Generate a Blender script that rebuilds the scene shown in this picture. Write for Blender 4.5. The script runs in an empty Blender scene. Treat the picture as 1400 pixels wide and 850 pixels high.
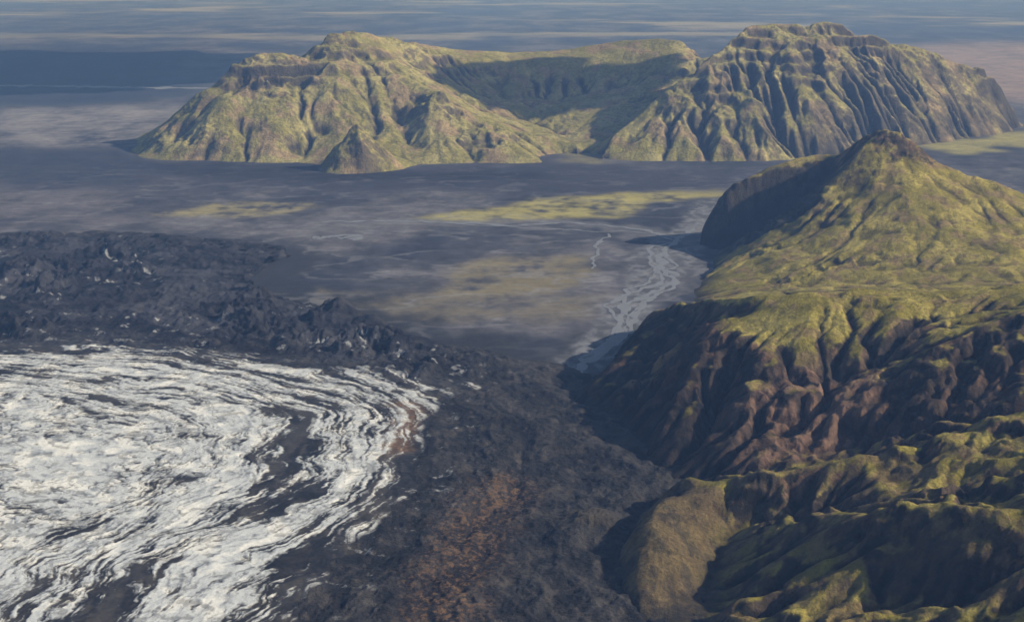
import bpy, math, time
import numpy as np
from mathutils import Vector
T0=time.time()
f4=np.float32
# ------------------------------------------------------------ camera model (1 unit = 100 m)
F=1923.0; HC=12.0; TH=math.atan(485/1923.0); CS,SN=math.cos(TH),math.sin(TH)
def rp(u,v,Y):
    dx=(u-700)/F; d=(425-v)/F
    dy=CS+d*SN; dz=-SN+d*CS; t=Y/dy
    return (dx*t,Y,HC+dz*t)
def gp(u,v,h=0.0):
    dx=(u-700)/F; d=(425-v)/F
    dy=CS+d*SN; dz=-SN+d*CS; t=(h-HC)/dz
    return (dx*t,dy*t,h)
def L(*a): return [rp(*p) for p in a]
def GL(*a): return [gp(*p) for p in a]
# ------------------------------------------------------------ noise
_tabs={}
def _tab(seed):
    if seed not in _tabs:
        r=np.random.RandomState(seed); a=r.rand(256,256)*2*np.pi
        _tabs[seed]=(np.cos(a).astype(f4),np.sin(a).astype(f4))
    return _tabs[seed]
def perlin(x,y,seed=0):
    gx,gy=_tab(seed)
    x=np.asarray(x,f4);y=np.asarray(y,f4)
    xf=np.floor(x);yf=np.floor(y)
    xi=xf.astype(np.int32)&255; yi=yf.astype(np.int32)&255
    fx=x-xf; fy=y-yf; x1=(xi+1)&255; y1=(yi+1)&255
    u=fx*fx*fx*(fx*(fx*6-15)+10); v=fy*fy*fy*(fy*(fy*6-15)+10)
    a=gx[xi,yi]*fx+gy[xi,yi]*fy
    b=gx[x1,yi]*(fx-1)+gy[x1,yi]*fy
    c=gx[xi,y1]*fx+gy[xi,y1]*(fy-1)
    d=gx[x1,y1]*(fx-1)+gy[x1,y1]*(fy-1)
    return ((a+(b-a)*u)*(1-v)+(c+(d-c)*u)*v)*1.5
def fbm(x,y,o=5,seed=0,g=.5):
    s=0;a=1;n=0
    for i in range(o):
        s=s+a*perlin(x*2**i+i*17.3,y*2**i+i*7.7,seed+i);n+=a;a*=g
    return s/n
def ridged(x,y,o=5,seed=0,g=.5):
    s=0;a=1;n=0
    for i in range(o):
        s=s+a*(1-np.abs(perlin(x*2**i+i*11.3,y*2**i+i*5.1,seed+i))*1.6);n+=a;a*=g
    return s/n
def ss(a,b,x):
    t=np.clip((x-a)/(b-a),0,1); return t*t*(3-2*t)
def inpoly(x,y,poly):
    r=np.zeros(x.shape,bool);n=len(poly)
    for i in range(n):
        x0,y0=poly[i][:2];x1,y1=poly[(i+1)%n][:2]
        if y0==y1: continue
        c=((y0>y)!=(y1>y))&(x<(x1-x0)*(y-y0)/(y1-y0)+x0)
        r^=c
    return r
def pdist(x,y,pl,full=False):
    b=np.full(x.shape,1e9,f4);S=np.zeros(x.shape,f4);side=np.ones(x.shape,f4);acc=0
    for (p,q) in zip(pl[:-1],pl[1:]):
        ax,ay=p[0],p[1];dx,dy=q[0]-ax,q[1]-ay
        ln_=math.hypot(dx,dy)
        t=np.clip(((x-ax)*dx+(y-ay)*dy)/(dx*dx+dy*dy+1e-9),0,1)
        d=(x-ax-t*dx)**2+(y-ay-t*dy)**2
        if full:
            m=d<b;S=np.where(m,acc+t*ln_,S);side=np.where(m,np.sign(dx*(y-ay)-dy*(x-ax)),side)
        b=np.minimum(b,d);acc+=ln_
    if full: return np.sqrt(b),S,side
    return np.sqrt(b)
def blur(a,k,n=2):
    a=a.astype(f4)
    for _ in range(n):
        for ax in (0,1):
            p=np.pad(a,[(k+1,k) if i==ax else (0,0) for i in (0,1)],mode='edge')
            c=np.cumsum(p,axis=ax,dtype=np.float64)
            if ax==0: a=((c[2*k+1:]-c[:-2*k-1])/(2*k+1)).astype(f4)
            else: a=((c[:,2*k+1:]-c[:,:-2*k-1])/(2*k+1)).astype(f4)
    return a
def samp(grid,x0,y0,dx,X,Y):
    gx=np.clip((X-x0)/dx,0,grid.shape[1]-1.001);gy=np.clip((Y-y0)/dx,0,grid.shape[0]-1.001)
    i=gx.astype(np.int32);j=gy.astype(np.int32);u=gx-i;v=gy-j
    return ((grid[j,i]*(1-u)+grid[j,i+1]*u)*(1-v)+(grid[j+1,i]*(1-u)+grid[j+1,i+1]*u)*v).astype(f4)
# ------------------------------------------------------------ terrain from ridge and valley lines
def solve(x0,x1,y0,y1,dx,lines,poly,warp,out=-.35):
    prev=None
    for lev in (8,4,2,1):
        d=dx*lev
        nx=int(round((x1-x0)/d))+1;ny=int(round((y1-y0)/d))+1
        X,Y=np.meshgrid(x0+np.arange(nx)*d,y0+np.arange(ny)*d)
        if prev is None: h=np.ones((ny,nx),f4)
        else: h=samp(prev[0],x0,y0,prev[1],X,Y)
        acc=np.zeros((ny,nx));cnt=np.zeros((ny,nx))
        for ln in lines:
            for p,q in zip(ln[:-1],ln[1:]):
                n=max(2,int(math.hypot(q[0]-p[0],q[1]-p[1])/d*2)+1)
                t=np.linspace(0,1,n)
                ix=np.round((p[0]+(q[0]-p[0])*t-x0)/d).astype(int);iy=np.round((p[1]+(q[1]-p[1])*t-y0)/d).astype(int)
                z=p[2]+(q[2]-p[2])*t
                ok=(ix>=0)&(ix<nx)&(iy>=0)&(iy<ny)
                np.add.at(acc,(iy[ok],ix[ok]),z[ok]);np.add.at(cnt,(iy[ok],ix[ok]),1)
        fx=cnt>0; val=np.where(fx,acc/np.maximum(cnt,1),0).astype(f4)
        wx=X+warp*fbm(X*.45/warp,Y*.45/warp,4,771);wy=Y+warp*fbm(X*.45/warp+9,Y*.45/warp,4,775)
        o=~inpoly(wx,wy,poly); val[o&~fx]=out; fx|=o
        for _ in range({8:500,4:160,2:70,1:25}[lev]):
            h[fx]=val[fx]
            p=np.pad(h,1,mode='edge')
            h=(p[:-2,1:-1]+p[2:,1:-1]+p[1:-1,:-2]+p[1:-1,2:])*.25
        h[fx]=val[fx]
        prev=(h,d)
    return X.astype(f4),Y.astype(f4),h.astype(f4)
def erode(h,dx,it,K,m=.5,D=.02,A=None):
    offs=[(-1,0,1),(1,0,1),(0,-1,1),(0,1,1),(-1,-1,1.414),(-1,1,1.414),(1,-1,1.414),(1,1,1.414)]
    if A is None: A=np.full(h.shape,dx*dx,f4)
    act=(h>-.1)
    for _ in range(it):
        ws=[];S=np.zeros_like(h);tot=np.full(h.shape,1e-9,f4)
        for (a,b,l) in offs:
            s=np.maximum(h-np.roll(h,(a,b),(0,1)),0)/(l*dx)
            S=np.maximum(S,s);w=s*s*s;ws.append(w);tot+=w
        At=A/tot;An=np.full(h.shape,dx*dx,f4)
        for w,(a,b,l) in zip(ws,offs): An+=np.roll(w*At,(-a,-b),(0,1))
        A=An
        dh=np.minimum(K*A**m*S,.35*S*dx)
        h=h-dh*act
        av=(np.roll(h,1,0)+np.roll(h,-1,0)+np.roll(h,1,1)+np.roll(h,-1,1))*.25
        h=h+(av-h)*(D*act)
    return h,A
def make_range(x0,x1,y0,y1,dx,lines,poly,warp,n1,K1,n2,K2,nz,seed,fr=1.0,comp=16,crag=None,cragamp=.5,nzf=None,D=.03,kf=None):
    X,Y,h=solve(x0,x1,y0,y1,dx,lines,poly,warp)
    hs=h.copy()
    wt=ss(-.1,1.0,h)
    nzm=wt*(nzf(X,Y) if nzf is not None else 1)
    km=(kf(X,Y) if kf is not None else np.ones_like(h)).astype(f4)
    km=km*(.30+1.6*ss(-.2,.3,fbm(X*.33*fr,Y*.33*fr,4,seed+60)))
    qx=X+.9/fr*fbm(X*.35*fr,Y*.35*fr,3,seed+31);qy=Y+.9/fr*fbm(X*.35*fr+4,Y*.35*fr,3,seed+35)
    h=h+nzm*(nz*1.1*fbm(qx*.42*fr,qy*.42*fr,5,seed,.45)+nz*1.2*(ridged(qx*.55*fr,qy*.55*fr,5,seed+9,.48)-.6))
    h2=h[::2,::2].copy()
    h2,A2=erode(h2,dx*2,n1,K1*km[::2,::2],m=.6,D=D)
    hh=samp(h2-h[::2,::2],x0,y0,dx*2,X,Y)+h
    A=samp(A2,x0,y0,dx*2,X,Y)
    hh=hh+nzm*nz*.16*fbm(X*2.6*fr,Y*2.6*fr,5,seed+20,.6)
    hh=hh+blur(hs-hh,comp)*.9*ss(0,.6,hs)
    cm=crag(X,Y)*wt
    r=hh-blur(hh,int(comp*.8))+nz*.4*fbm(X*1.2*fr,Y*1.2*fr,5,seed+40)
    hh=hh+cm*nz*cragamp*np.tanh(r/(nz*.14))
    hh,A=erode(hh,dx,n2,K2*km,m=.5,A=A,D=D*.5)
    return X,Y,hh,A,cm
def fan(s0,s1,ds,y0,y1,ry,ys=None):
    s=np.arange(s0,s1,ds)
    if ys is None:
        n=int(math.log(y1/y0)/ry)+1;ys=y0*np.exp(np.arange(n)*ry)
    S,Y=np.meshgrid(s,ys)
    return (S*Y).astype(f4),Y.astype(f4)
def normals(X,Y,Z):
    xu,yu,zu=[np.gradient(q,axis=1) for q in (X,Y,Z)]
    xv,yv,zv=[np.gradient(q,axis=0) for q in (X,Y,Z)]
    nx=yu*zv-zu*yv;ny=zu*xv-xu*zv;nz=xu*yv-yu*xv
    l=np.sqrt(nx*nx+ny*ny+nz*nz)+1e-12
    return nx/l,ny/l,nz/l
def mix(c,d,m): return c+(np.asarray(d,f4)-c)*m[...,None]
def flat(shape,c): return np.broadcast_to(np.asarray(c,f4),shape+(3,)).copy()
# ------------------------------------------------------------ mesh and materials
col=bpy.context.scene.collection
def terrain(name,X,Y,Z,C,facemask,mat,label,cat):
    ny,nx=X.shape
    idx=np.arange(ny*nx,dtype=np.int32).reshape(ny,nx)
    q=np.stack([idx[:-1,:-1],idx[:-1,1:],idx[1:,1:],idx[1:,:-1]],-1)[facemask]
    used=np.zeros(ny*nx,bool);used[q.ravel()]=True
    rm=np.cumsum(used)-1
    q=rm[q].astype(np.int32);n=int(used.sum())
    co=np.stack([X,Y,Z],-1).reshape(-1,3)[used].astype(f4)
    me=bpy.data.meshes.new(name)
    me.vertices.add(n);me.vertices.foreach_set("co",co.ravel())
    me.loops.add(q.size);me.loops.foreach_set("vertex_index",q.ravel())
    me.polygons.add(len(q));me.polygons.foreach_set("loop_start",np.arange(0,q.size,4,dtype=np.int32))
    me.update(calc_edges=True)
    me.polygons.foreach_set("use_smooth",np.ones(len(q),bool))
    at=me.color_attributes.new("albedo",'FLOAT_COLOR','POINT')
    cc=np.ones((n,4),f4);cc[:,:3]=np.clip(C.reshape(-1,3)[used],0.002,.9)
    at.data.foreach_set("color",cc.ravel())
    me.materials.append(mat)
    ob=bpy.data.objects.new(name,me);col.objects.link(ob)
    ob["kind"]="structure";ob["label"]=label;ob["category"]=cat
    return ob
def mat_terrain(name,s1,s2,amp,bump,dist,rough=.95):
    m=bpy.data.materials.new(name);m.use_nodes=True
    nt=m.node_tree;N=nt.nodes;K=nt.links.new
    b=N["Principled BSDF"];b.inputs["Roughness"].default_value=rough
    b.inputs["Specular IOR Level"].default_value=.15
    at=N.new("ShaderNodeAttribute");at.attribute_name="albedo"
    g=N.new("ShaderNodeNewGeometry")
    n1=N.new("ShaderNodeTexNoise");n1.inputs["Scale"].default_value=s1;n1.inputs["Detail"].default_value=6;n1.inputs["Roughness"].default_value=.65
    n2=N.new("ShaderNodeTexNoise");n2.inputs["Scale"].default_value=s2;n2.inputs["Detail"].default_value=5;n2.inputs["Roughness"].default_value=.7
    K(g.outputs["Position"],n1.inputs["Vector"]);K(g.outputs["Position"],n2.inputs["Vector"])
    ad=N.new("ShaderNodeMath");ad.operation='ADD';K(n1.outputs["Fac"],ad.inputs[0]);K(n2.outputs["Fac"],ad.inputs[1])
    mr=N.new("ShaderNodeMapRange");mr.inputs["From Min"].default_value=.7;mr.inputs["From Max"].default_value=1.3
    mr.inputs["To Min"].default_value=1-amp;mr.inputs["To Max"].default_value=1+amp
    K(ad.outputs[0],mr.inputs["Value"])
    mu=N.new("ShaderNodeVectorMath");mu.operation='SCALE';K(at.outputs["Color"],mu.inputs[0]);K(mr.outputs[0],mu.inputs["Scale"])
    K(mu.outputs[0],b.inputs["Base Color"])
    bp=N.new("ShaderNodeBump");bp.inputs["Strength"].default_value=bump;bp.inputs["Distance"].default_value=dist
    K(ad.outputs[0],bp.inputs["Height"]);K(bp.outputs[0],b.inputs["Normal"])
    return m
# ============================================================ DISTANT MASSIF
basef=GL((165,217),(235,223),(330,224),(420,227),(430,238),(480,241),(540,234),(570,228),(640,227),(745,227),(765,214),(800,210),(835,221),(920,223),(1040,223),(1110,217),(1200,208),(1290,197),(1397,180))
basef=[(p[0],p[1]) for p in basef]+[(38,103),(37,112),(25,118),(-5,118),(-20,112),(-27,100)]
lf=[
 L((172,214,88.5),(215,180,89),(250,150,90),(290,115,91.5),(320,93,92),(332,85,92.5),(370,81,93),(420,80,94),(440,60,95.5),(455,48,96.5),(480,43,97),(510,48,98),(540,56,101),(620,67,105),(700,72,107.5),(760,69,108),(850,56,108),(900,52,107),(930,56,106),(950,74,105),(962,88,103)),
 L((480,46,97),(510,75,95.5),(545,100,94),(590,128,91),(605,132,90),(640,172,88),(690,195,86),(738,220,84)),
 L((480,46,97),(465,90,93),(460,120,90.5),(455,160,88),(440,188,87)),
 L((400,212,85.6),(440,214,84.6),(490,210,84.2),(530,212,83.9),(570,218,83.6)),
 L((332,87,92.5),(340,92,91.7),(385,90,92.2),(425,84,93.3)),
 L((325,112,91.2),(345,112,90.9),(385,110,91.3),(425,106,92.2)),
 L((345,112,90.9),(320,132,89.4),(300,150,88),(275,185,86.5),(265,212,85)),
 L((420,106,92.0),(400,130,90),(385,170,87),(380,205,85)),
 L((440,224,80.7),(455,206,81.1),(468,190,81.2),(480,176,81.5),(488,166,81.6),(497,178,81.6),(512,188,81.6),(532,208,81.5),(552,226,82)),
 L((488,166,81.6),(496,200,80.4),(488,230,79.8)),
 L((468,190,81.2),(462,215,80.3),(455,234,79.9)),
 L((600,132,90),(580,165,87.5),(600,195,85.5)),
 L((545,165,89),(560,185,87),(575,205,85.5)),
 L((690,195,86),(660,205,85),(650,222,84)),
 L((560,62,100),(620,80,103),(700,86,104.5),(800,80,105.5),(880,70,105.2),(935,76,104)),
 L((570,90,98),(640,120,100),(700,135,100.5),(780,135,101),(850,118,102),(900,100,102.5)),
 L((800,80,105.5),(795,110,103.2),(770,140,100)),
 L((700,86,104.5),(690,115,102.3),(660,140,99)),
 L((640,150,94),(720,165,95),(770,185,92),(790,200,88),(790,212,87)),
 L((962,88,103),(940,112,100),(880,160,94),(820,195,89)),
 L((820,213,85.2),(835,192,87),(870,160,89.5),(900,132,90.5),(940,108,91.5),(975,76,92.5),(1000,60,93.5),(1020,44,95),(1035,31,96),(1060,31,96.5),(1100,37,97),(1130,35,97.5),(1180,49,98),(1230,61,99),(1280,69,100),(1310,84,100.5),(1345,99,101),(1368,119,101.5),(1385,145,102),(1396,168,102)),
 L((1035,32,96),(1040,70,93),(1035,120,90),(1045,170,87),(1040,215,84.6)),
 L((1060,40,95.5),(1085,90,92),(1110,150,88.5),(1120,195,86.5)),
 L((1130,36,97.5),(1160,85,94),(1190,130,92),(1210,175,90)),
 L((1230,62,99),(1255,110,96.5),(1275,160,94.5)),
 L((1310,85,100.5),(1325,130,98.5),(1330,165,97)),
]
def rmask(X): return ss(9,15,X)
def plat(X,Y): return ss(102.5,104,Y)*ss(-12,-9,X)*ss(14.5,12.5,X)
def gsp(X,Y,u,v,Yd,r): 
    p=rp(u,v,Yd);return np.exp(-((X-p[0])**2+(Y-p[1])**2)/r**2)
def nzfar(X,Y): return (.55+.45*rmask(X))*(1-.8*plat(X,Y))
def kfar(X,Y): return (.32+.75*ss(7,14,X)+.25*gsp(X,Y,720,130,101,8))*(1-.6*plat(X,Y))
def cragf(X,Y):
    c=ss(.0,.25,fbm(X*.21,Y*.21,3,53))*(.35+.4*rmask(X))
    c=c+gsp(X,Y,345,95,92,1.8)+gsp(X,Y,400,95,92.5,1.8)+gsp(X,Y,600,145,89.6,1.8)+.8*gsp(X,Y,455,60,95.5,1.5)+gsp(X,Y,680,200,86,1.8)+.7*gsp(X,Y,275,190,86,1.2)
    return np.clip(c,0,1)*(1-.9*plat(X,Y))
X0,Y0,hf,Af,cmf=make_range(-30,44,74,121,.1,lf,basef,1.2,85,.0042,44,.0056,.42,3,.7,14,cragf,.5,nzfar,.006,kfar)
Xf,Yf=fan(-.32,.44,.00082,77,120,.00085)
Z=samp(hf,-30,74,.1,Xf,Yf);CM=samp(cmf,-30,74,.1,Xf,Yf)
wt=ss(0,1.2,Z)
tt=Z+.45*fbm(Xf*.3,Yf*.3,3,50)
band=np.clip(ss(.0,.3,fbm(Xf*.25,Yf*.25,3,61)+.12)*ss(3.4,4.3,Z)+.7*CM*ss(2.5,3.5,Z),0,1)*(1-.8*plat(Xf,Yf))
Z=Z+band*.15*np.sin(tt*2*np.pi/.8)
fh=np.exp(-((Xf-rp(488,200,81.6)[0])**2+(Yf-81.6)**2)/6)
rr=ridged(Xf*1.6+.6*fbm(Xf*.5,Yf*.5,3,70),Yf*1.6,6,71,.66)
Z=Z+wt*(.05+.14*ss(0,.3,fbm(Xf*.4,Yf*.4,3,66))*(.4+.6*rmask(Xf))*(1-plat(Xf,Yf))+.05*rmask(Xf)+.16*CM*(1-.5*rmask(Xf))+.16*fh)*(rr-.6)
nx_,ny_,nz_=normals(Xf,Yf,Z)
n1=fbm(Xf*1.2,Yf*1.2,5,81);n2=fbm(Xf*.35,Yf*.35,4,85);n3=fbm(Xf*5,Yf*5,3,88)
C=flat(Z.shape,(.27,.245,.078))
C=mix(C,(.37,.33,.135),ss(-.1,.3,n2+n3*.2))
C=mix(C,(.31,.215,.14),ss(.02,.3,fbm(Xf*.5+9,Yf*.5,4,93)+n1*.35)*.7)
C=C*(1+.5*n3+.3*n1)[...,None]
rock=ss(.77,.61,nz_+n1*.16+n3*.07+.06*fh-.05*CM)
C=mix(C,(.14,.112,.078),rock*.85)
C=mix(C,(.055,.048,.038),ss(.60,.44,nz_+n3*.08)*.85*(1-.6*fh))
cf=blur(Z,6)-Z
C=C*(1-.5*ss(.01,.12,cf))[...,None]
fm=(np.maximum.reduce([Z[:-1,:-1],Z[1:,:-1],Z[1:,1:],Z[:-1,1:]])>-.03)
xc=(Xf[:-1,:-1]+Xf[1:,1:])/2;yc=(Yf[:-1,:-1]+Yf[1:,1:])/2
valley=[rp(790,222,82)[:2],rp(795,205,87)[:2],rp(820,195,89)[:2],rp(880,160,94)[:2],rp(940,112,100)[:2],rp(962,88,103)[:2]]
xl=np.interp(yc,[70]+[p[1] for p in valley]+[125],[valley[0][0]]+[p[0] for p in valley]+[valley[-1][0]+1])
fv=lf[3]
foot=(yc<np.interp(xc,[p[0] for p in fv],[p[1] for p in fv]))&(xc>rp(415,225,84)[0])&(xc<rp(575,225,84)[0])
left=xc<xl
mfar=mat_terrain("far_slope_material",1.6,7.0,.34,.8,.16)
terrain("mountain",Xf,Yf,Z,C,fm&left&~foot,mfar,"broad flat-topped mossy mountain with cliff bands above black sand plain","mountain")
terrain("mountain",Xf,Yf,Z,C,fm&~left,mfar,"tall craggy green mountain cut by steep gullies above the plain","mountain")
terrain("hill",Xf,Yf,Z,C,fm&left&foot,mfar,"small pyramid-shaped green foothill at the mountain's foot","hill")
print("far",time.time()-T0)
# ============================================================ NEAR RANGE
basen=GL((955,347),(950,370),(930,395),(905,412),(880,430),(850,455),(825,485),(790,515),(755,540),(775,560),(800,590),(850,620),(872,645),(880,660),(845,680),(826,705),(820,740),(824,800),(832,850),(838,900))
basen=[(p[0],p[1]) for p in basen]+[(1.8,15),(31,15),(31,70),(24,70),(14,67),(9.2,62)]
v34=L((1500,530,29.6),(1400,562,29.6),(1300,592,29.8),(1200,608,30.8),(1100,640,30),(1000,655,30),(930,658,30.8))
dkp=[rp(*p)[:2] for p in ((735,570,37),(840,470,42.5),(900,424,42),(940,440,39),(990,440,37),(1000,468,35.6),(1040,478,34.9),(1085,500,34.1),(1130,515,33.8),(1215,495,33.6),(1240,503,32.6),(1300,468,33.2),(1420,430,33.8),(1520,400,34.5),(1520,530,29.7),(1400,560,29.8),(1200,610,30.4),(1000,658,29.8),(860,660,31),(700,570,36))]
ckp=[rp(*p)[:2] for p in ((940,352,57.8),(960,300,59.0),(1020,262,59.4),(1100,232,59.6),(1135,222,59.6),(1145,240,57),(1110,288,55.5),(1070,316,55),(1000,345,55.5))]
redp=[rp(*p)[:2] for p in ((1010,560,33),(1080,520,34),(1150,525,33.7),(1210,545,32.5),(1190,600,31),(1100,640,30.2),(1000,645,30.6))]
ochp=[rp(*p)[:2] for p in ((850,545,36),(880,500,37.5),(930,485,37.8),(925,510,36.5),(880,540,35.8))]
domep=[rp(*p)[:2] for p in ((810,690,28),(880,655,30),(940,662,29.2),(992,720,27.6),(970,800,25),(955,860,23),(815,860,23))]
pk=rp(1215,190,58)
def domem(X,Y): return blur(inpoly(X,Y,domep),6)
def cragn(X,Y):
    m=.6*inpoly(X,Y,dkp)+1.0*inpoly(X,Y,ckp)
    g=np.exp(-((X-pk[0])**2+(Y-pk[1])**2)/1.1)
    f=ss(31,29.5,Y)*ss(.0,.25,fbm(X*.5+3,Y*.5,4,162))*.6
    return np.clip(blur(m,5)+.3*ss(.15,.3,fbm(X*.45,Y*.45,3,158))+.9*g+f,0,1)*(1-.8*domem(X,Y))
def nznear(X,Y): return (.75+.1*ss(46,52,Y)+.7*ss(31,29,Y)+.3*blur(inpoly(X,Y,dkp),5))*(1-.5*domem(X,Y))
def knear(X,Y): return (.75-.5*ss(44,50,Y)+.5*blur(inpoly(X,Y,dkp),5)+.35*ss(31,29,Y))*(1-.2*domem(X,Y))
ln=[
 L((960,305,59.2),(982,272,59.3),(1000,255,59.3),(1040,235,60),(1075,220,60),(1110,212,60.5),(1140,212,60),(1160,200,59),(1185,184,58.5),(1215,180,58),(1240,190,57.5),(1280,220,57),(1320,240,56.5),(1365,250,56),(1400,265,56),(1500,290,55),(1650,300,54)),
 L((990,268,58.9),(1030,246,59.3),(1080,232,59.6),(1120,226,59.7)),
 L((1180,200,57.5),(1145,245,56.5),(1110,290,55),(1070,318,54.5),(1010,345,54),(965,375,52.5)),
 L((962,346,57.8),(1010,330,58.4),(1050,310,58.8),(1090,285,58.9),(1125,250,59.0)),
 L((1215,183,58),(1230,220,56.5),(1240,260,54.5),(1250,330,51),(1260,375,48.5)),
 L((1320,240,56.5),(1350,300,53),(1380,350,49)),
 L((935,400,51),(980,385,50.5),(1050,385,49.5),(1150,388,48),(1280,388,47),(1400,384,47),(1550,380,47)),
 L((880,432,44.6),(905,425,42),(930,418,40.5),(960,411,39.2),(1030,404,37.8),(1120,399,37.3),(1160,394,37.3),(1250,401,37),(1330,396,37),(1400,386,36.5),(1500,380,36.5),(1700,370,36.5)),
 L((905,425,42),(940,440,39),(985,440,37.2),(1002,468,35.6),(1040,478,34.9),(1085,500,34.1)),
 L((1120,399,37.3),(1110,430,36),(1095,465,35),(1085,500,34.1)),
 L((1160,394,37.3),(1200,440,35.3),(1222,490,33.7),(1175,515,33.6),(1130,515,33.9),(1085,500,34.1)),
 L((1060,600,31.6),(1130,612,31.0),(1190,606,31.0)),
 L((905,425,42),(870,470,39.2),(830,510,37.9),(785,545,37)),
 L((985,440,37.2),(950,500,35.2),(915,570,33.4),(885,630,32.2)),
 L((1040,478,34.9),(1025,540,33.2),(1010,600,31.6),(990,645,30.6)),
 L((900,470,38.9),(880,520,36.8),(850,575,35)),
 L((1000,500,35.2),(980,560,33.6),(950,620,31.8)),
 L((1700,360,34),(1500,400,34),(1400,430,33.5),(1340,455,33),(1300,470,32.8),(1240,505,32.3),(1225,530,32),(1195,575,31.2)),
 L((1600,400,36),(1400,412,35.2),(1280,450,34.5)),
 v34,
 L((1650,490,28.4),(1500,520,28.5),(1400,555,28.5),(1300,600,28),(1200,625,28),(1120,640,28),(1050,650,28.2),(980,658,28.7),(930,660,29.5)),
 L((1500,620,26),(1400,645,25.6),(1300,668,26.0),(1200,685,26.2),(1100,700,26.9),(1020,715,27.6),(992,740,27.0),(970,790,25.7),(958,850,23.8)),
 L((1120,640,28),(1100,670,27.7),(1060,700,27.4)),
 L((1300,600,28),(1270,640,27.1),(1220,668,26.7)),
 L((1400,555,28.5),(1380,600,27.2),(1330,645,26.4)),
 L((1650,660,22.6),(1500,680,22.6),(1400,690,23),(1300,700,23.6),(1180,700,24.6),(1110,728,25.1),(1060,768,24.7),(1020,810,24.2)),
 L((1400,760,22.0),(1300,775,22.5),(1200,780,23.3),(1120,805,23.4)),
 L((1180,700,24.6),(1170,745,24.2),(1130,790,23.8)),
 L((1300,700,23.6),(1290,740,23.2),(1250,790,22.8)),
 L((1350,800,21.9),(1250,815,22.5),(1180,840,22.6)),
 L((1400,860,20.2),(1250,870,21.2),(1120,860,22.2),(1010,850,23.2)),
 L((905,674,28.4),(895,693,27.6),(890,720,26.8),(885,780,25.2),(870,840,23.9)),
 L((890,688,28.0),(866,725,26.9),(858,780,25.5),(852,830,24.2)),
 L((915,684,28.0),(928,720,27.0),(922,780,25.3),(905,840,24.0)),
 [(3.5,18,.2),(8,17,.8),(14,17,1.4),(30,17,2.2)],
]
Xn0,Yn0,hn,An,cmn=make_range(0,31,14.5,71.5,.06,ln,basen,.6,95,.0048,24,.0052,.15,103,1.1,12,cragn,1.0,nznear,.010,knear)
wb_=domem(Xn0,Yn0)
hn=hn+(blur(hn,4)-hn)*wb_*.35
for (u,v,Y,r,a) in ((1008,838,23.5,.40,.26),(928,664,29.0,.45,.2),(955,690,28.4,.4,.10)):
    x,y,z=rp(u,v,Y);hn=hn+a*np.exp(-(((Xn0-x)**2+(Yn0-y)**2)/r**2)**1.5)
XX,YY=np.meshgrid(np.arange(0,20,.035,dtype=f4),np.arange(15,49,.035,dtype=f4))
hz1=samp(hn,0,14.5,.06,XX,YY);A1=samp(An,0,14.5,.06,XX,YY);c1=samp(cmn,0,14.5,.06,XX,YY);w1=ss(0,.6,hz1);d1=samp(wb_,0,14.5,.06,XX,YY)
rx=XX+.35*fbm(XX*1.3,YY*1.3,3,141);ry_=YY+.35*fbm(XX*1.3+4,YY*1.3,3,142)
h1=hz1+w1*((.018+.13*c1)*(ridged(rx*1.5,ry_*1.5,7,143,.66)-.6)+.012*fbm(XX*3,YY*3,5,147,.62)+.02*d1*fbm(XX*2,YY*2,5,149,.6))
h1,A1=erode(h1,.035,26,.0052*(.5+1.0*c1),m=.5,A=A1*.5,D=.001)
print("near solved",time.time()-T0)
Xn,Yn=fan(.02,.53,.00080,17.5,71,.00092)
Z=samp(hn,0,14.5,.06,Xn,Yn)
bl=ss(48.5,46,Yn)*ss(19.6,18,Xn)
Z=Z+(samp(h1,0,15,.035,Xn,Yn)-Z)*bl
CM=samp(cmn,0,14.5,.06,Xn,Yn)
wt=ss(0,.8,Z)
Z=Z+wt*((1-bl)*.025*fbm(Xn*2.2,Yn*2.2,6,151,.62)+((1-bl)*(.015+.20*CM))*(ridged(Xn*2.2,Yn*2.2,6,161,.66)-.6)+(.007+.014*CM)*fbm(Xn*9,Yn*9,4,168,.65))
tt=Z+.2*fbm(Xn*.6,Yn*.6,3,170)
Z=Z+CM*ss(.2,.8,Z)*.035*np.sin(tt*2*np.pi/.31)
nx_,ny_,nz_=normals(Xn,Yn,Z)
nb=blur(nz_,2)
n1=fbm(Xn*2.4,Yn*2.4,5,181);n2=fbm(Xn*.6,Yn*.6,4,185);n3=fbm(Xn*9,Yn*9,3,188)
C=flat(Z.shape,(.285,.24,.048))
C=mix(C,(.40,.335,.09),ss(-.05,.3,n2+n3*.25))
C=mix(C,(.195,.172,.038),ss(.0,.3,-n2+n3*.3)*.6)
C=mix(C,(.245,.17,.088),ss(.0,.30,fbm(Xn*1.1+9,Yn*1.1,5,193)+n1*.35)*.7)
C=C*(1+.4*n3+.3*n1)[...,None]
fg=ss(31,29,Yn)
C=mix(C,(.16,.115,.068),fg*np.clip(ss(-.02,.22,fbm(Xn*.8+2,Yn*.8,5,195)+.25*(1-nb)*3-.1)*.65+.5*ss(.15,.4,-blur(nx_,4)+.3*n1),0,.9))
rock=ss(.84,.74,nb+n1*.14+n3*.06)
rc=mix(flat(Z.shape,(.080,.058,.046)),(.18,.11,.075),ss(.0,.28,fbm(Xn*1.2,Yn*1.2,6,197,.6)))
rc=mix(rc,(.024,.021,.02),ss(0,.2,fbm(Xn*1.6,Yn*2.6,5,199)))
C=mix(C,rc,rock*.94)
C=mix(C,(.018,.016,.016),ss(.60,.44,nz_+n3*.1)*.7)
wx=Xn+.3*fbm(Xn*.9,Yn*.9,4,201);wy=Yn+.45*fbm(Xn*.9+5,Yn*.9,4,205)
dk=blur(inpoly(wx,wy,dkp),4)
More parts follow.
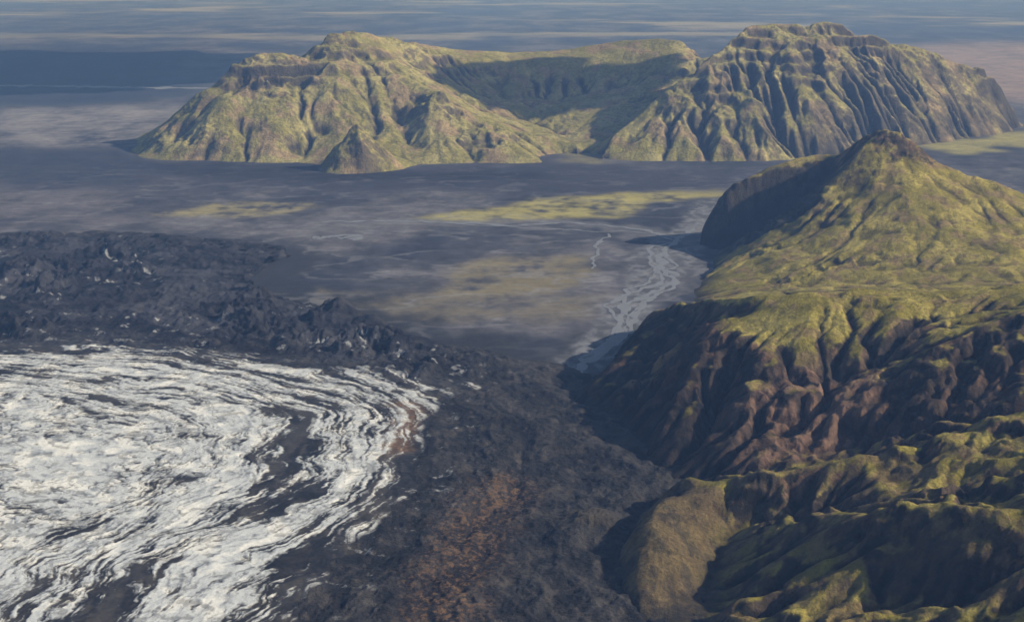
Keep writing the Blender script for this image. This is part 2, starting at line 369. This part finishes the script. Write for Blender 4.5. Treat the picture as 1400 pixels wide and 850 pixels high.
C=mix(C,rc*.8,dk*np.clip(.15+.85*ss(.95,.87,nb+n1*.15+.05*n2)+.35*ss(0,-.2,n2),0,1))  # dark rock tint that also stands in for the slopes' shade
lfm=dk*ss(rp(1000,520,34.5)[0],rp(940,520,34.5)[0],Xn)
C=C*(1-.5*lfm)[...,None]  # left-hand slopes darkened again, shadow put into the colour
rd=blur(inpoly(wx,wy,redp),6)
C=mix(C,np.array((.22,.135,.095),f4)*(1+.8*n1)[...,None],rd*.75*ss(-.3,.1,n1+n2))
oc=blur(inpoly(wx,wy,ochp),4)
C=mix(C,np.array((.24,.165,.08),f4)*(1+.8*n1)[...,None],oc*.8*ss(-.2,.15,n1+n3*.5))
ck=blur(inpoly(wx,wy,ckp),4)
C=mix(C,np.array((.045,.038,.032),f4)*(1+.8*n1)[...,None],ck*.9)  # dark cliff rock, tone deepened to carry the flank's shade
dm=blur(inpoly(wx,wy,domep),8)
C=mix(C,mix(flat(Z.shape,(.155,.112,.06)),(.065,.052,.040),ss(-.05,.25,fbm(Xn*2.5,Yn*1.3,6,207,.6)))*(1+.5*n3)[...,None],dm*.9)
base=ss(.30,.02,Z+n1*.12)
C=mix(C,(.036,.033,.033),base*.85)
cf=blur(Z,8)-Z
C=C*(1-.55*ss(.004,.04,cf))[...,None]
fm=(np.maximum.reduce([Z[:-1,:-1],Z[1:,:-1],Z[1:,1:],Z[:-1,1:]])>-.03)
xc=(Xn[:-1,:-1]+Xn[1:,1:])/2;yc=(Yn[:-1,:-1]+Yn[1:,1:])/2
s1=yc>np.interp(xc,[4,6,31],[46.5,46.3,44.5])
xs=[p[0] for p in v34][::-1];ys=[p[1] for p in v34][::-1]
s3=yc<np.interp(xc,xs,ys)
dome=inpoly(xc,yc,[(p[0],p[1]) for p in GL((790,668),(870,640),(925,640,.3))]+[rp(925,668,29.2)[:2],rp(992,740,27)[:2],rp(970,790,25.7)[:2],rp(958,850,23.8)[:2],(3.3,17),(0,17)])
mn=mat_terrain("near_slope_material",3.5,16.0,.42,1.0,.06)
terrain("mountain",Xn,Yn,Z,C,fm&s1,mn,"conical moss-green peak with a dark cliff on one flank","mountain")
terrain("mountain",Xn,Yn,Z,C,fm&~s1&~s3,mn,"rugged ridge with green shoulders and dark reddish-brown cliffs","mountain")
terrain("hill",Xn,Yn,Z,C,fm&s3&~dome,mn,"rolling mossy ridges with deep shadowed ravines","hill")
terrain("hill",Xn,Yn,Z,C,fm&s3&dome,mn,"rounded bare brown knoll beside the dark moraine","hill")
print("near",time.time()-T0)
# ============================================================ GLACIER AND MORAINE
Xm,Ym=fan(-.60,.20,.00095,17,64,.0011)
wx=Xm+.8*fbm(Xm*.5,Ym*.5,6,301,.6);wy=Ym+1.8*fbm(Xm*.4+7,Ym*.4,6,306,.6)
mor=GL((-500,318),(0,322),(80,318),(230,320),(300,325),(360,332),(398,347),(340,380),(345,398),(400,412),(465,425),(510,440),(600,468),(700,490),(770,498),(810,515),(860,560),(960,620),(1000,660))
mor=[p[:2] for p in mor]+[(9,30),(9,15),(-60,15),(-60,60)]
inm=inpoly(wx,wy,mor);mm=blur(inm,16);mw=blur(inm,38)
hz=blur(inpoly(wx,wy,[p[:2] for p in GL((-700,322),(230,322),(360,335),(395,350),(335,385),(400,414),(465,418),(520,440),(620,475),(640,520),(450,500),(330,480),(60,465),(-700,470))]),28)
icep=[p[:2] for p in GL((-700,478),(0,480),(60,472),(200,478),(330,490),(450,508),(560,517),(665,532),(610,552),(585,575),(580,620),(555,690),(500,735),(445,790),(400,850),(370,900),(-700,900))]
wxi=Xm+.6*fbm(Xm*.7,Ym*.7,6,311,.65);wyi=Ym+.35*fbm(Xm*.9+7,Ym*.9,5,316)
ic=inpoly(wxi,wyi,icep);ice=blur(ic,3);icew=blur(ic,34)
rg=ridged(Xm*.55+.3*wx,Ym*.45,6,321,.58)
big=ridged(wx*.22,wy*.24,6,331,.6)
n1=fbm(Xm*1.5,Ym*1.5,5,341);n3=fbm(Xm*7,Ym*7,4,345)
nl=fbm(Xm*.2,Ym*.2,4,343)
gen=[p[:2] for p in GL((-80,990),(60,850),(190,760),(300,702),(375,655),(400,620),(392,588),(350,562),(280,540),(180,524),(60,514),(-120,505),(-500,500))]
gx=Xm+.85*fbm(Xm*.32,Ym*.32,6,347,.55);gy=Ym+.85*fbm(Xm*.32+3,Ym*.32,6,349,.55)
gd,gs,gside=pdist(gx,gy,gen,True)
sd=gd*gside
inn=ss(1.0,3.6,sd)
outm=ss(8,5,-sd)*(1-hz)
furr=ridged(sd*.75,gs*.16,5,337,.58)*outm+(1-outm)*ridged((Xm*.95+Ym*.3)*.6,(Ym*.95-Xm*.3)*.25,5,338,.55)
Z=-.07+mw*.14
Z=Z+mm*(1-icew)*(.12*(rg-.45)+.18*(furr-.5)+.07*fbm(Xm*2.4,Ym*2.4,6,348,.65)+.015*n3)
Z=Z+hz*(1.35*np.maximum(big-.55,0)*ss(-.2,.25,nl)+(.10+.20*ss(-.2,.2,nl))*(rg-.5)+.035*(ridged(Xm*1.9,Ym*1.6,4,339)-.5)+.03)
def peak(u,v,Y,r,k=1):
    x,y,z=rp(u,v,Y);d=np.sqrt((Xm-x+.3*n1)**2+((Ym-y)*.7)**2)
    return np.maximum(0,1-d/r)*z*k
for (u,v,Y,r) in ((465,404,46.8,1.3),(440,422,46.4,1.0),(500,426,45.8,.9),(250,370,52,1.8),(120,393,49.5,2.0),(560,458,43.5,1.0),(330,416,47.5,1.4),(200,436,45.5,1.4),(60,348,55.5,2.4),(20,418,47,1.8)):
    Z=np.maximum(Z,peak(u,v,Y,r)*(.85+.4*n1)*(.7+.5*rg))
for (u,v,Y,r,a) in ((806,700,28.4,.55,.24),(770,722,27.6,.4,.12)):
    x,y,z=rp(u,v,Y);Z=Z+a*np.exp(-(((Xm-x)**2+(Ym-y)**2)/r**2)**1.4)
def arc(fr,ft,o,seed,g=.5,fn=fbm):
    a=fn(sd*fr,gs*ft,o,seed,g)
    b=fn((gx*.5+gy*.85)*fr*.38+2,(-gx*.85+gy*.5)*fr*.24,o,seed,g)
    return a*(1-inn)+b*inn
b1=arc(.8,.10,5,351,.55);b2=arc(2.5,.34,6,361,.6);b3=arc(9,1.2,4,371,.6)
cr=ridged(Xm*1.3+.6*n1,Ym*.8,5,377,.6)
iso=fbm(Xm*.45,Ym*.45,6,379,.6)
dens=b1*.95+b2*.85+b3*.65+n1*.35+.45*iso+.2*n3
edge=ss(.995,.12,blur(ic,55))
band=np.exp(-(sd/.5)**2)*ss(0,5,gs)*ss(30,17,gs)
band2=np.exp(-((sd+2.1+.3*b1)/.4)**2)*ss(2,7,gs)*ss(24,17,gs)
low=ss(31,27,Ym)*ss(-13,-8,Xm)
dirt=ss(-.02,.30,dens-.12*inn*(1-low)+.60*edge+.20*band+.15*band2+.04*ss(0,-3,sd)+.14*low-.085)
thin=ss(.045,.010,np.abs(arc(1.9,.2,4,381,.6)))*.75+ss(.035,.008,np.abs(arc(4.2,.5,4,387,.6)))*.65+ss(.03,.006,np.abs(fbm(Xm*1.2+Ym*.5,Ym*.9-Xm*.3,5,393,.6)))*.5
dirt=np.clip(np.maximum(dirt,thin*ss(-.35,.05,dens)),0,1)
dirt=np.maximum(dirt,ss(.68,.80,cr)*.45)
Z=Z+icew*(.15+.03*b1+.012*b2-.020*dirt+.006*n3+.005*b3+.02*(cr-.5))
nx_,ny_,nz_=normals(Xm,Ym,Z)
D0=mix(flat(Z.shape,(.026,.026,.031)),(.060,.055,.054),ss(-.1,.35,n1+n3*.5))
D0=mix(D0,(.011,.011,.0145),ss(.0,.3,fbm(Xm*.7,Ym*.7,5,381))*.7)
D0=mix(D0,(.10,.090,.083),ss(.2,.42,fbm(Xm*3.2,Ym*1.4,5,384))*.6)
D0=mix(D0,(.085,.079,.078),ss(.60,.78,furr)*.5)
D0=mix(D0,(.013,.013,.017),ss(.05,.3,fbm(sd*1.1,gs*.2,5,386,.6))*outm*.7)
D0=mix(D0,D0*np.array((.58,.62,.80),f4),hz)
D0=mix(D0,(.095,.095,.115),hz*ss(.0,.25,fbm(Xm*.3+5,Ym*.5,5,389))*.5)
o1=ss(.9,.1,pdist(wxi,wyi,[p[:2] for p in GL((560,562),(550,600),(535,625))])/.75)
o2=ss(1.1,.1,pdist(wxi,wyi,[p[:2] for p in GL((690,670),(650,720),(625,780),(600,850))])/1.15)
spk=ss(-.02,.25,n3*.8+.6*fbm(Xm*10,Ym*10,3,391,.65)+.4*n1)
D0=mix(D0,(.215,.125,.068),np.clip(o1*.45+(o1*.45+o2*.7)*spk+.08*o2,0,1))
kn=ss(.7,.2,np.hypot(Xm-rp(806,700,28.4)[0],Ym-28.4))
D0=mix(D0,(.11,.092,.068),kn*.7)
icec=mix(flat(Z.shape,(.66,.69,.72)),(.42,.45,.50),ss(-.05,.3,b3+n3*.3))
icec=mix(icec,(.90,.90,.88),ss(.0,.3,n1-b2*.5))
icec=mix(icec,(.36,.36,.37),edge*.6)
icf=blur(ic,4)
iceam=ss(.3,.95,icf)*(1-dirt)
C=mix(D0,icec,iceam)
sp=ss(.24,.34,fbm(Xm*1.6+n1*.3,Ym*2.2,5,395,.6))*np.clip(hz*ss(-.05,.2,fbm(Xm*.3,Ym*.3,2,397))+.9*ss(.0,.2,icew)*ss(.7,.3,icew),0,1)*ss(.995,.95,nz_)
C=mix(C,(.45,.47,.50),sp*.7)
fm=(blur(inm,1,1)[:-1,:-1]>.02)&(np.maximum.reduce([Z[:-1,:-1],Z[1:,:-1],Z[1:,1:],Z[:-1,1:]])>-.02)
fi=(ice[:-1,:-1]>.5)
mmor=mat_terrain("moraine_material",3.0,18.0,.5,1.0,.07)
mice=mat_terrain("glacier_material",4.0,18.0,.14,.35,.03,.7)
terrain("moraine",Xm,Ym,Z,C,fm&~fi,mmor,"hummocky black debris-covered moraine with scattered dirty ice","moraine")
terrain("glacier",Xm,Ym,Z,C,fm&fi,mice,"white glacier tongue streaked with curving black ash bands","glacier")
print("moraine",time.time()-T0)
# ============================================================ PLAIN
ysg=np.concatenate([14*np.exp(np.arange(0,math.log(36/14),.008)),36*np.exp(np.arange(0,math.log(140/36),.0020)),140*np.exp(np.arange(0,math.log(2500/140),.0045))])
Xg,Yg=fan(-.7,.7,.0017,0,0,0,ysg)
Z=np.zeros_like(Xg)
wx=Xg+(.012*Yg+.3)*fbm(Xg*.25,Yg*.18,6,401,.6)*2;wy=Yg+(.02*Yg)*fbm(Xg*.25+9,Yg*.18,6,406,.6)*2
n1=fbm(Xg*.12,Yg*.07,6,411,.6);n2=fbm(Xg*.5,Yg*.3,6,421,.65);n0=fbm(Xg*.02,Yg*.012,5,431,.6)
n4=fbm(Xg*.35,Yg*.9,6,461,.65);n5=fbm(Xg*1.6,Yg*1.1,5,466,.65)
C=flat(Z.shape,(.066,.067,.085))
C=mix(C,(.135,.130,.146),ss(-.1,.35,n1+n2*.45))
C=mix(C,(.029,.034,.052),ss(.02,.32,-n1+n2*.35)*.8)
C=C*(1+.5*n4+.5*n5)[...,None]
def patch(pts,c,m,k=3,nz=0.0):
    global C
    w=blur(inpoly(wx,wy,[p[:2] for p in GL(*pts)]),k)
    w=w*np.clip(m+nz*(n2*1.5+n4+n1+.8*n5),0,1)
    C=mix(C,c,w)
patch(((560,300),(620,288),(700,276),(800,268),(990,254),(1000,262),(900,280),(850,296),(740,306),(640,306)),(.38,.34,.12),.9,2,1.0)
patch(((215,292),(280,280),(400,278),(440,284),(400,292),(300,300)),(.30,.265,.14),.6,2,1.0)
patch(((585,400),(600,368),(680,352),(790,350),(815,365),(780,392),(680,410)),(.22,.19,.12),.65,3,1.0)
patch(((400,420),(430,395),(590,400),(700,410),(830,400),(800,440),(650,440),(500,436)),(.17,.152,.12),.65,3,1.0)
patch(((0,196),(0,150),(120,140),(260,150),(230,185),(120,205)),(.26,.245,.26),.7,9,.6)  # sunlit stretch of sand, painted as a paler colour
patch(((-200,330),(-100,240),(150,250),(200,300),(0,320)),(.14,.13,.15),.6,6,.6)
patch(((1200,110),(1260,60),(1500,60),(1500,150),(1390,140)),(.36,.27,.23),.8,9,.3)  # warm far ground with sunlight painted in as a lighter tone
patch(((1260,200),(1400,180),(1500,176),(1500,196),(1400,202),(1300,212)),(.36,.33,.12),.9,2,.3)
patch(((-100,60),(250,70),(290,130),(100,150),(-100,140)),(.022,.03,.055),.8,8,.2)  # cloud shade over the far left plain, deepened in the colour
patch(((400,222),(800,222),(1060,240),(1000,262),(700,262),(420,262),(250,255)),(.040,.042,.064),.8,6,.3)
patch(((100,215),(400,226),(560,238),(760,232),(740,246),(500,250),(250,240)),(.02,.02,.032),.85,6,.6)  # shadow streaks below the distant mountain, painted dark
patch(((-100,205),(150,200),(250,232),(150,260),(-100,250)),(.031,.036,.062),.75,6,.6)  # shaded band on the left plain, painted into the sand colour
patch(((770,205),(800,198),(830,210),(820,222),(780,224)),(.22,.20,.10),.7,2,.3)
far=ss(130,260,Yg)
C=mix(C,(.36,.33,.23),far*ss(.10,.28,fbm(Xg*.012+3,Yg*.02,5,441,.6))*.8)
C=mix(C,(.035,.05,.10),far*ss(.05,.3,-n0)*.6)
dmn=pdist(wx,wy,[p[:2] for p in mor[:19]])
C=mix(C,(.030,.031,.038),ss(3.4,.2,dmn+n2*3.2)*ss(64,56,Yg)*.85)
bed=[p[:2] for p in GL((985,275),(950,312),(925,332),(905,352),(912,375),(885,402),(850,430),(838,460),(800,492),(782,520))]
d=pdist(wx*.3+Xg*.7,wy*.3+Yg*.7,bed)
fib=ridged(Xg*1.4+.6*n2,Yg*.6,5,471,.62)
wid=1.0+.35*ss(50,56,Yg)*ss(62,58,Yg)
C=mix(C,np.array((.175,.18,.205),f4)*(.55+.75*ss(.45,.85,fib))[...,None],ss(1.3,.6,d/wid+n2*.9)*.92)
bed2=[p[:2] for p in GL((440,303),(620,306),(760,308),(850,312),(930,330))]
C=mix(C,(.17,.17,.19),ss(1.2,.3,pdist(wx,wy,bed2)+n2*.9)*.7)
st=ss(.06,.012,np.abs(fbm(Xg*.14+n2*.15,Yg*.26,4,451)))*ss(40,48,Yg)*ss(95,60,Yg)
st2=ss(.05,.01,np.abs(fbm(Xg*.22+n2*.2+7,Yg*.5,4,455)))*ss(40,48,Yg)*ss(95,60,Yg)*ss(-.1,.2,n1)
C=mix(C,(.24,.24,.265),np.clip(st*.45+st2*.5,0,1)*ss(-.25,.15,n2))
mg=mat_terrain("plain_material",.45,2.4,.28,.25,.03)
terrain("ground",Xg,Yg,Z,C,np.ones((Z.shape[0]-1,Z.shape[1]-1),bool),mg,"vast dark volcanic sand plain with yellow grassy patches","ground")
# ------------------------------------------------------------ river braids
def catmull(p,n=10):
    p=np.array(p);p=np.vstack([2*p[0]-p[1],p,2*p[-1]-p[-2]]);o=[]
    for i in range(1,len(p)-2):
        for t in np.linspace(0,1,n,endpoint=False):
            o.append(.5*((2*p[i])+(-p[i-1]+p[i+1])*t+(2*p[i-1]-5*p[i]+4*p[i+1]-p[i+2])*t*t+(-p[i-1]+3*p[i]-3*p[i+1]+p[i+2])*t**3))
    o.append(p[-2]);return np.array(o)
def ribbons(name,chs,mat,label,cat,z):
    vs=[];fs=[]
    for k,(pts,w) in enumerate(chs):
        c=catmull([g[:2] for g in GL(*pts)],14)
        c[:,0]+=.35*fbm(c[:,0]*.9+k,c[:,1]*.9,4,501);c[:,1]+=.5*fbm(c[:,0]*.9+k+5,c[:,1]*.9,4,511)
        t=np.gradient(c,axis=0);t/=np.linalg.norm(t,axis=1)[:,None]+1e-9
        ww=w*(.25+1.6*np.abs(perlin(c[:,0]*.9+k*3,c[:,1]*.9,521))+.6*np.abs(perlin(c[:,0]*4+k*3,c[:,1]*4,525)));ww[0]*=.2;ww[-1]*=.2
        b=len(vs)
        for i in range(len(c)):
            vs.append((c[i,0]-t[i,1]*ww[i],c[i,1]+t[i,0]*ww[i],z+k*.0008));vs.append((c[i,0]+t[i,1]*ww[i],c[i,1]-t[i,0]*ww[i],z+k*.0008))
            if i: fs.append((b+2*i-2,b+2*i-1,b+2*i+1,b+2*i))
    me=bpy.data.meshes.new(name);me.from_pydata(vs,[],fs);me.materials.append(mat)
    o=bpy.data.objects.new(name,me);col.objects.link(o)
    o["kind"]="structure";o["label"]=label;o["category"]=cat
def mat_water():
    m=bpy.data.materials.new("silty_water_material");m.use_nodes=True;nt=m.node_tree
    b=nt.nodes["Principled BSDF"];n=nt.nodes.new("ShaderNodeTexNoise");n.inputs["Scale"].default_value=2.5
    g=nt.nodes.new("ShaderNodeNewGeometry");nt.links.new(g.outputs["Position"],n.inputs["Vector"])
    r=nt.nodes.new("ShaderNodeValToRGB");r.color_ramp.elements[0].color=(.17,.18,.21,1);r.color_ramp.elements[1].color=(.27,.28,.32,1)
    nt.links.new(n.outputs["Fac"],r.inputs["Fac"]);nt.links.new(r.outputs["Color"],b.inputs["Base Color"])
    b.inputs["Roughness"].default_value=.6;return m
mw_=mat_water()
ribbons("river",[
 (((950,312),(925,330),(905,345),(905,365),(925,378),(900,398),(865,412),(852,435),(848,458),(815,482),(795,500),(782,520)),.16),
 (((930,328),(890,340),(892,362),(905,382),(870,398),(845,408),(832,418),(842,436),(838,460),(805,485),(788,512)),.11),
 (((905,365),(880,388),(855,398),(850,420),(862,440),(840,470),(800,495)),.08),
 (((900,398),(878,420),(858,448),(822,478),(790,505)),.12),
 (((905,348),(922,362),(908,372),(922,390),(886,410),(866,430),(850,462),(812,492)),.10),
 (((440,304),(520,302),(620,305),(700,308),(780,305),(860,312),(930,326)),.15),
 (((600,306),(720,311),(800,316),(880,318),(930,330)),.09),
 (((835,320),(818,332),(815,350),(808,368)),.10),
],mw_,"pale grey braided glacial river winding across the sand","river",.006)
ribbons("pond",[(((430,326),(460,323),(490,326)),.40),],mw_,"small pale meltwater pond on dark sand","pond",.01)
ribbons("road",[(((-60,117),(60,118),(180,120),(288,121)),.8)],mw_,"thin pale gravel track crossing the sand plain","road",.02)
# ============================================================ CLOUDS (above the view, casting the broad shadows)
SUN=Vector((.86,-.10,.49)).normalized()
mc=bpy.data.materials.new("cloud_material");mc.use_nodes=True
mc.node_tree.nodes["Principled BSDF"].inputs["Base Color"].default_value=(.85,.85,.87,1);mc.node_tree.nodes["Principled BSDF"].inputs["Roughness"].default_value=1
def cloud(tx,ty,tz,rx,ry,seed,alt=26):
    t=(alt-tz)/SUN.z
    cx,cy=tx+SUN.x*t,ty+SUN.y*t
    nth,nph=96,48;fs=[]
    th=np.linspace(0,2*np.pi,nth,endpoint=False);ph=np.linspace(-np.pi/2,np.pi/2,nph)
    TT,PP=np.meshgrid(th,ph)
    x=np.cos(PP)*np.cos(TT);y=np.cos(PP)*np.sin(TT);z=np.sin(PP)
    r=1+.7*fbm(x*1.6+seed*3,y*1.6+z,5,601)+.2*fbm(x*6,y*6+z*4,3,611)
    zz=np.where(z<0,z*.6,z*1.6)*r*min(1,rx/5)
    P=np.stack([cx+x*r*rx,cy+y*r*ry,alt+zz],-1).reshape(-1,3)
    for j in range(nph-1):
        for i in range(nth):
            fs.append((j*nth+i,j*nth+(i+1)%nth,(j+1)*nth+(i+1)%nth,(j+1)*nth+i))
    me=bpy.data.meshes.new("cloud");me.from_pydata(P.tolist(),[],fs);me.materials.append(mc)
    me.polygons.foreach_set("use_smooth",np.ones(len(fs),bool))
    o=bpy.data.objects.new("cloud",me);col.objects.link(o)
    o["kind"]="structure";o["label"]="unseen cloud above the view, shading the land below";o["category"]="cloud"
cloud(2,100.5,3,8.0,4.8,1)
cloud(-55,155,0,32,28,2)
cloud(9.8,19.6,1.8,2.2,1.3,4)  # added out of view to darken the nearest right-hand slopes
# ============================================================ HAZE
bpy.ops.mesh.primitive_cube_add(size=2,location=(0,1300,6.5));hz_=bpy.context.object
hz_.name="atmosphere";hz_.scale=(2600,1400,9.5)
hz_["kind"]="structure";hz_["label"]="thin blue summer haze filling the air over the plain";hz_["category"]="sky"
mh=bpy.data.materials.new("haze_material");mh.use_nodes=True;nt=mh.node_tree;nt.nodes.clear()
o=nt.nodes.new("ShaderNodeOutputMaterial");v=nt.nodes.new("ShaderNodeVolumeScatter");a=nt.nodes.new("ShaderNodeVolumeAbsorption");ad=nt.nodes.new("ShaderNodeAddShader")
v.inputs["Color"].default_value=(.24,.45,1.0,1);v.inputs["Density"].default_value=.0037
a.inputs["Color"].default_value=(.6,.6,.6,1);a.inputs["Density"].default_value=.0003
nt.links.new(v.outputs[0],ad.inputs[0]);nt.links.new(a.outputs[0],ad.inputs[1]);nt.links.new(ad.outputs[0],o.inputs["Volume"])
hz_.data.materials.append(mh)
# ============================================================ LIGHT, SKY, CAMERA
el=math.asin(SUN.z);az=math.atan2(SUN.x,SUN.y)
w=bpy.data.worlds.new("World");bpy.context.scene.world=w;w.use_nodes=True;nt=w.node_tree
sk=nt.nodes.new("ShaderNodeTexSky");sk.sky_type='NISHITA';sk.sun_disc=False;sk.sun_elevation=el;sk.sun_rotation=az
bg=nt.nodes["Background"];bg.inputs["Strength"].default_value=.075;nt.links.new(sk.outputs[0],bg.inputs["Color"])
sl=bpy.data.lights.new("sun","SUN");sl.energy=5.0;sl.angle=math.radians(.5);sl.color=(1,.92,.78)
so=bpy.data.objects.new("sun",sl);col.objects.link(so);so.rotation_euler=SUN.to_track_quat('Z','Y').to_euler()
cam=bpy.data.cameras.new("camera");co=bpy.data.objects.new("camera",cam);col.objects.link(co)
co.location=(0,0,HC);co.rotation_euler=(math.pi/2-TH,0,0)
cam.sensor_width=36;cam.lens=F/1400*36;cam.clip_start=.5;cam.clip_end=6000
sc=bpy.context.scene;sc.camera=co
sc.view_settings.view_transform='Standard';sc.view_settings.look='None';sc.view_settings.exposure=0
print("total",time.time()-T0)
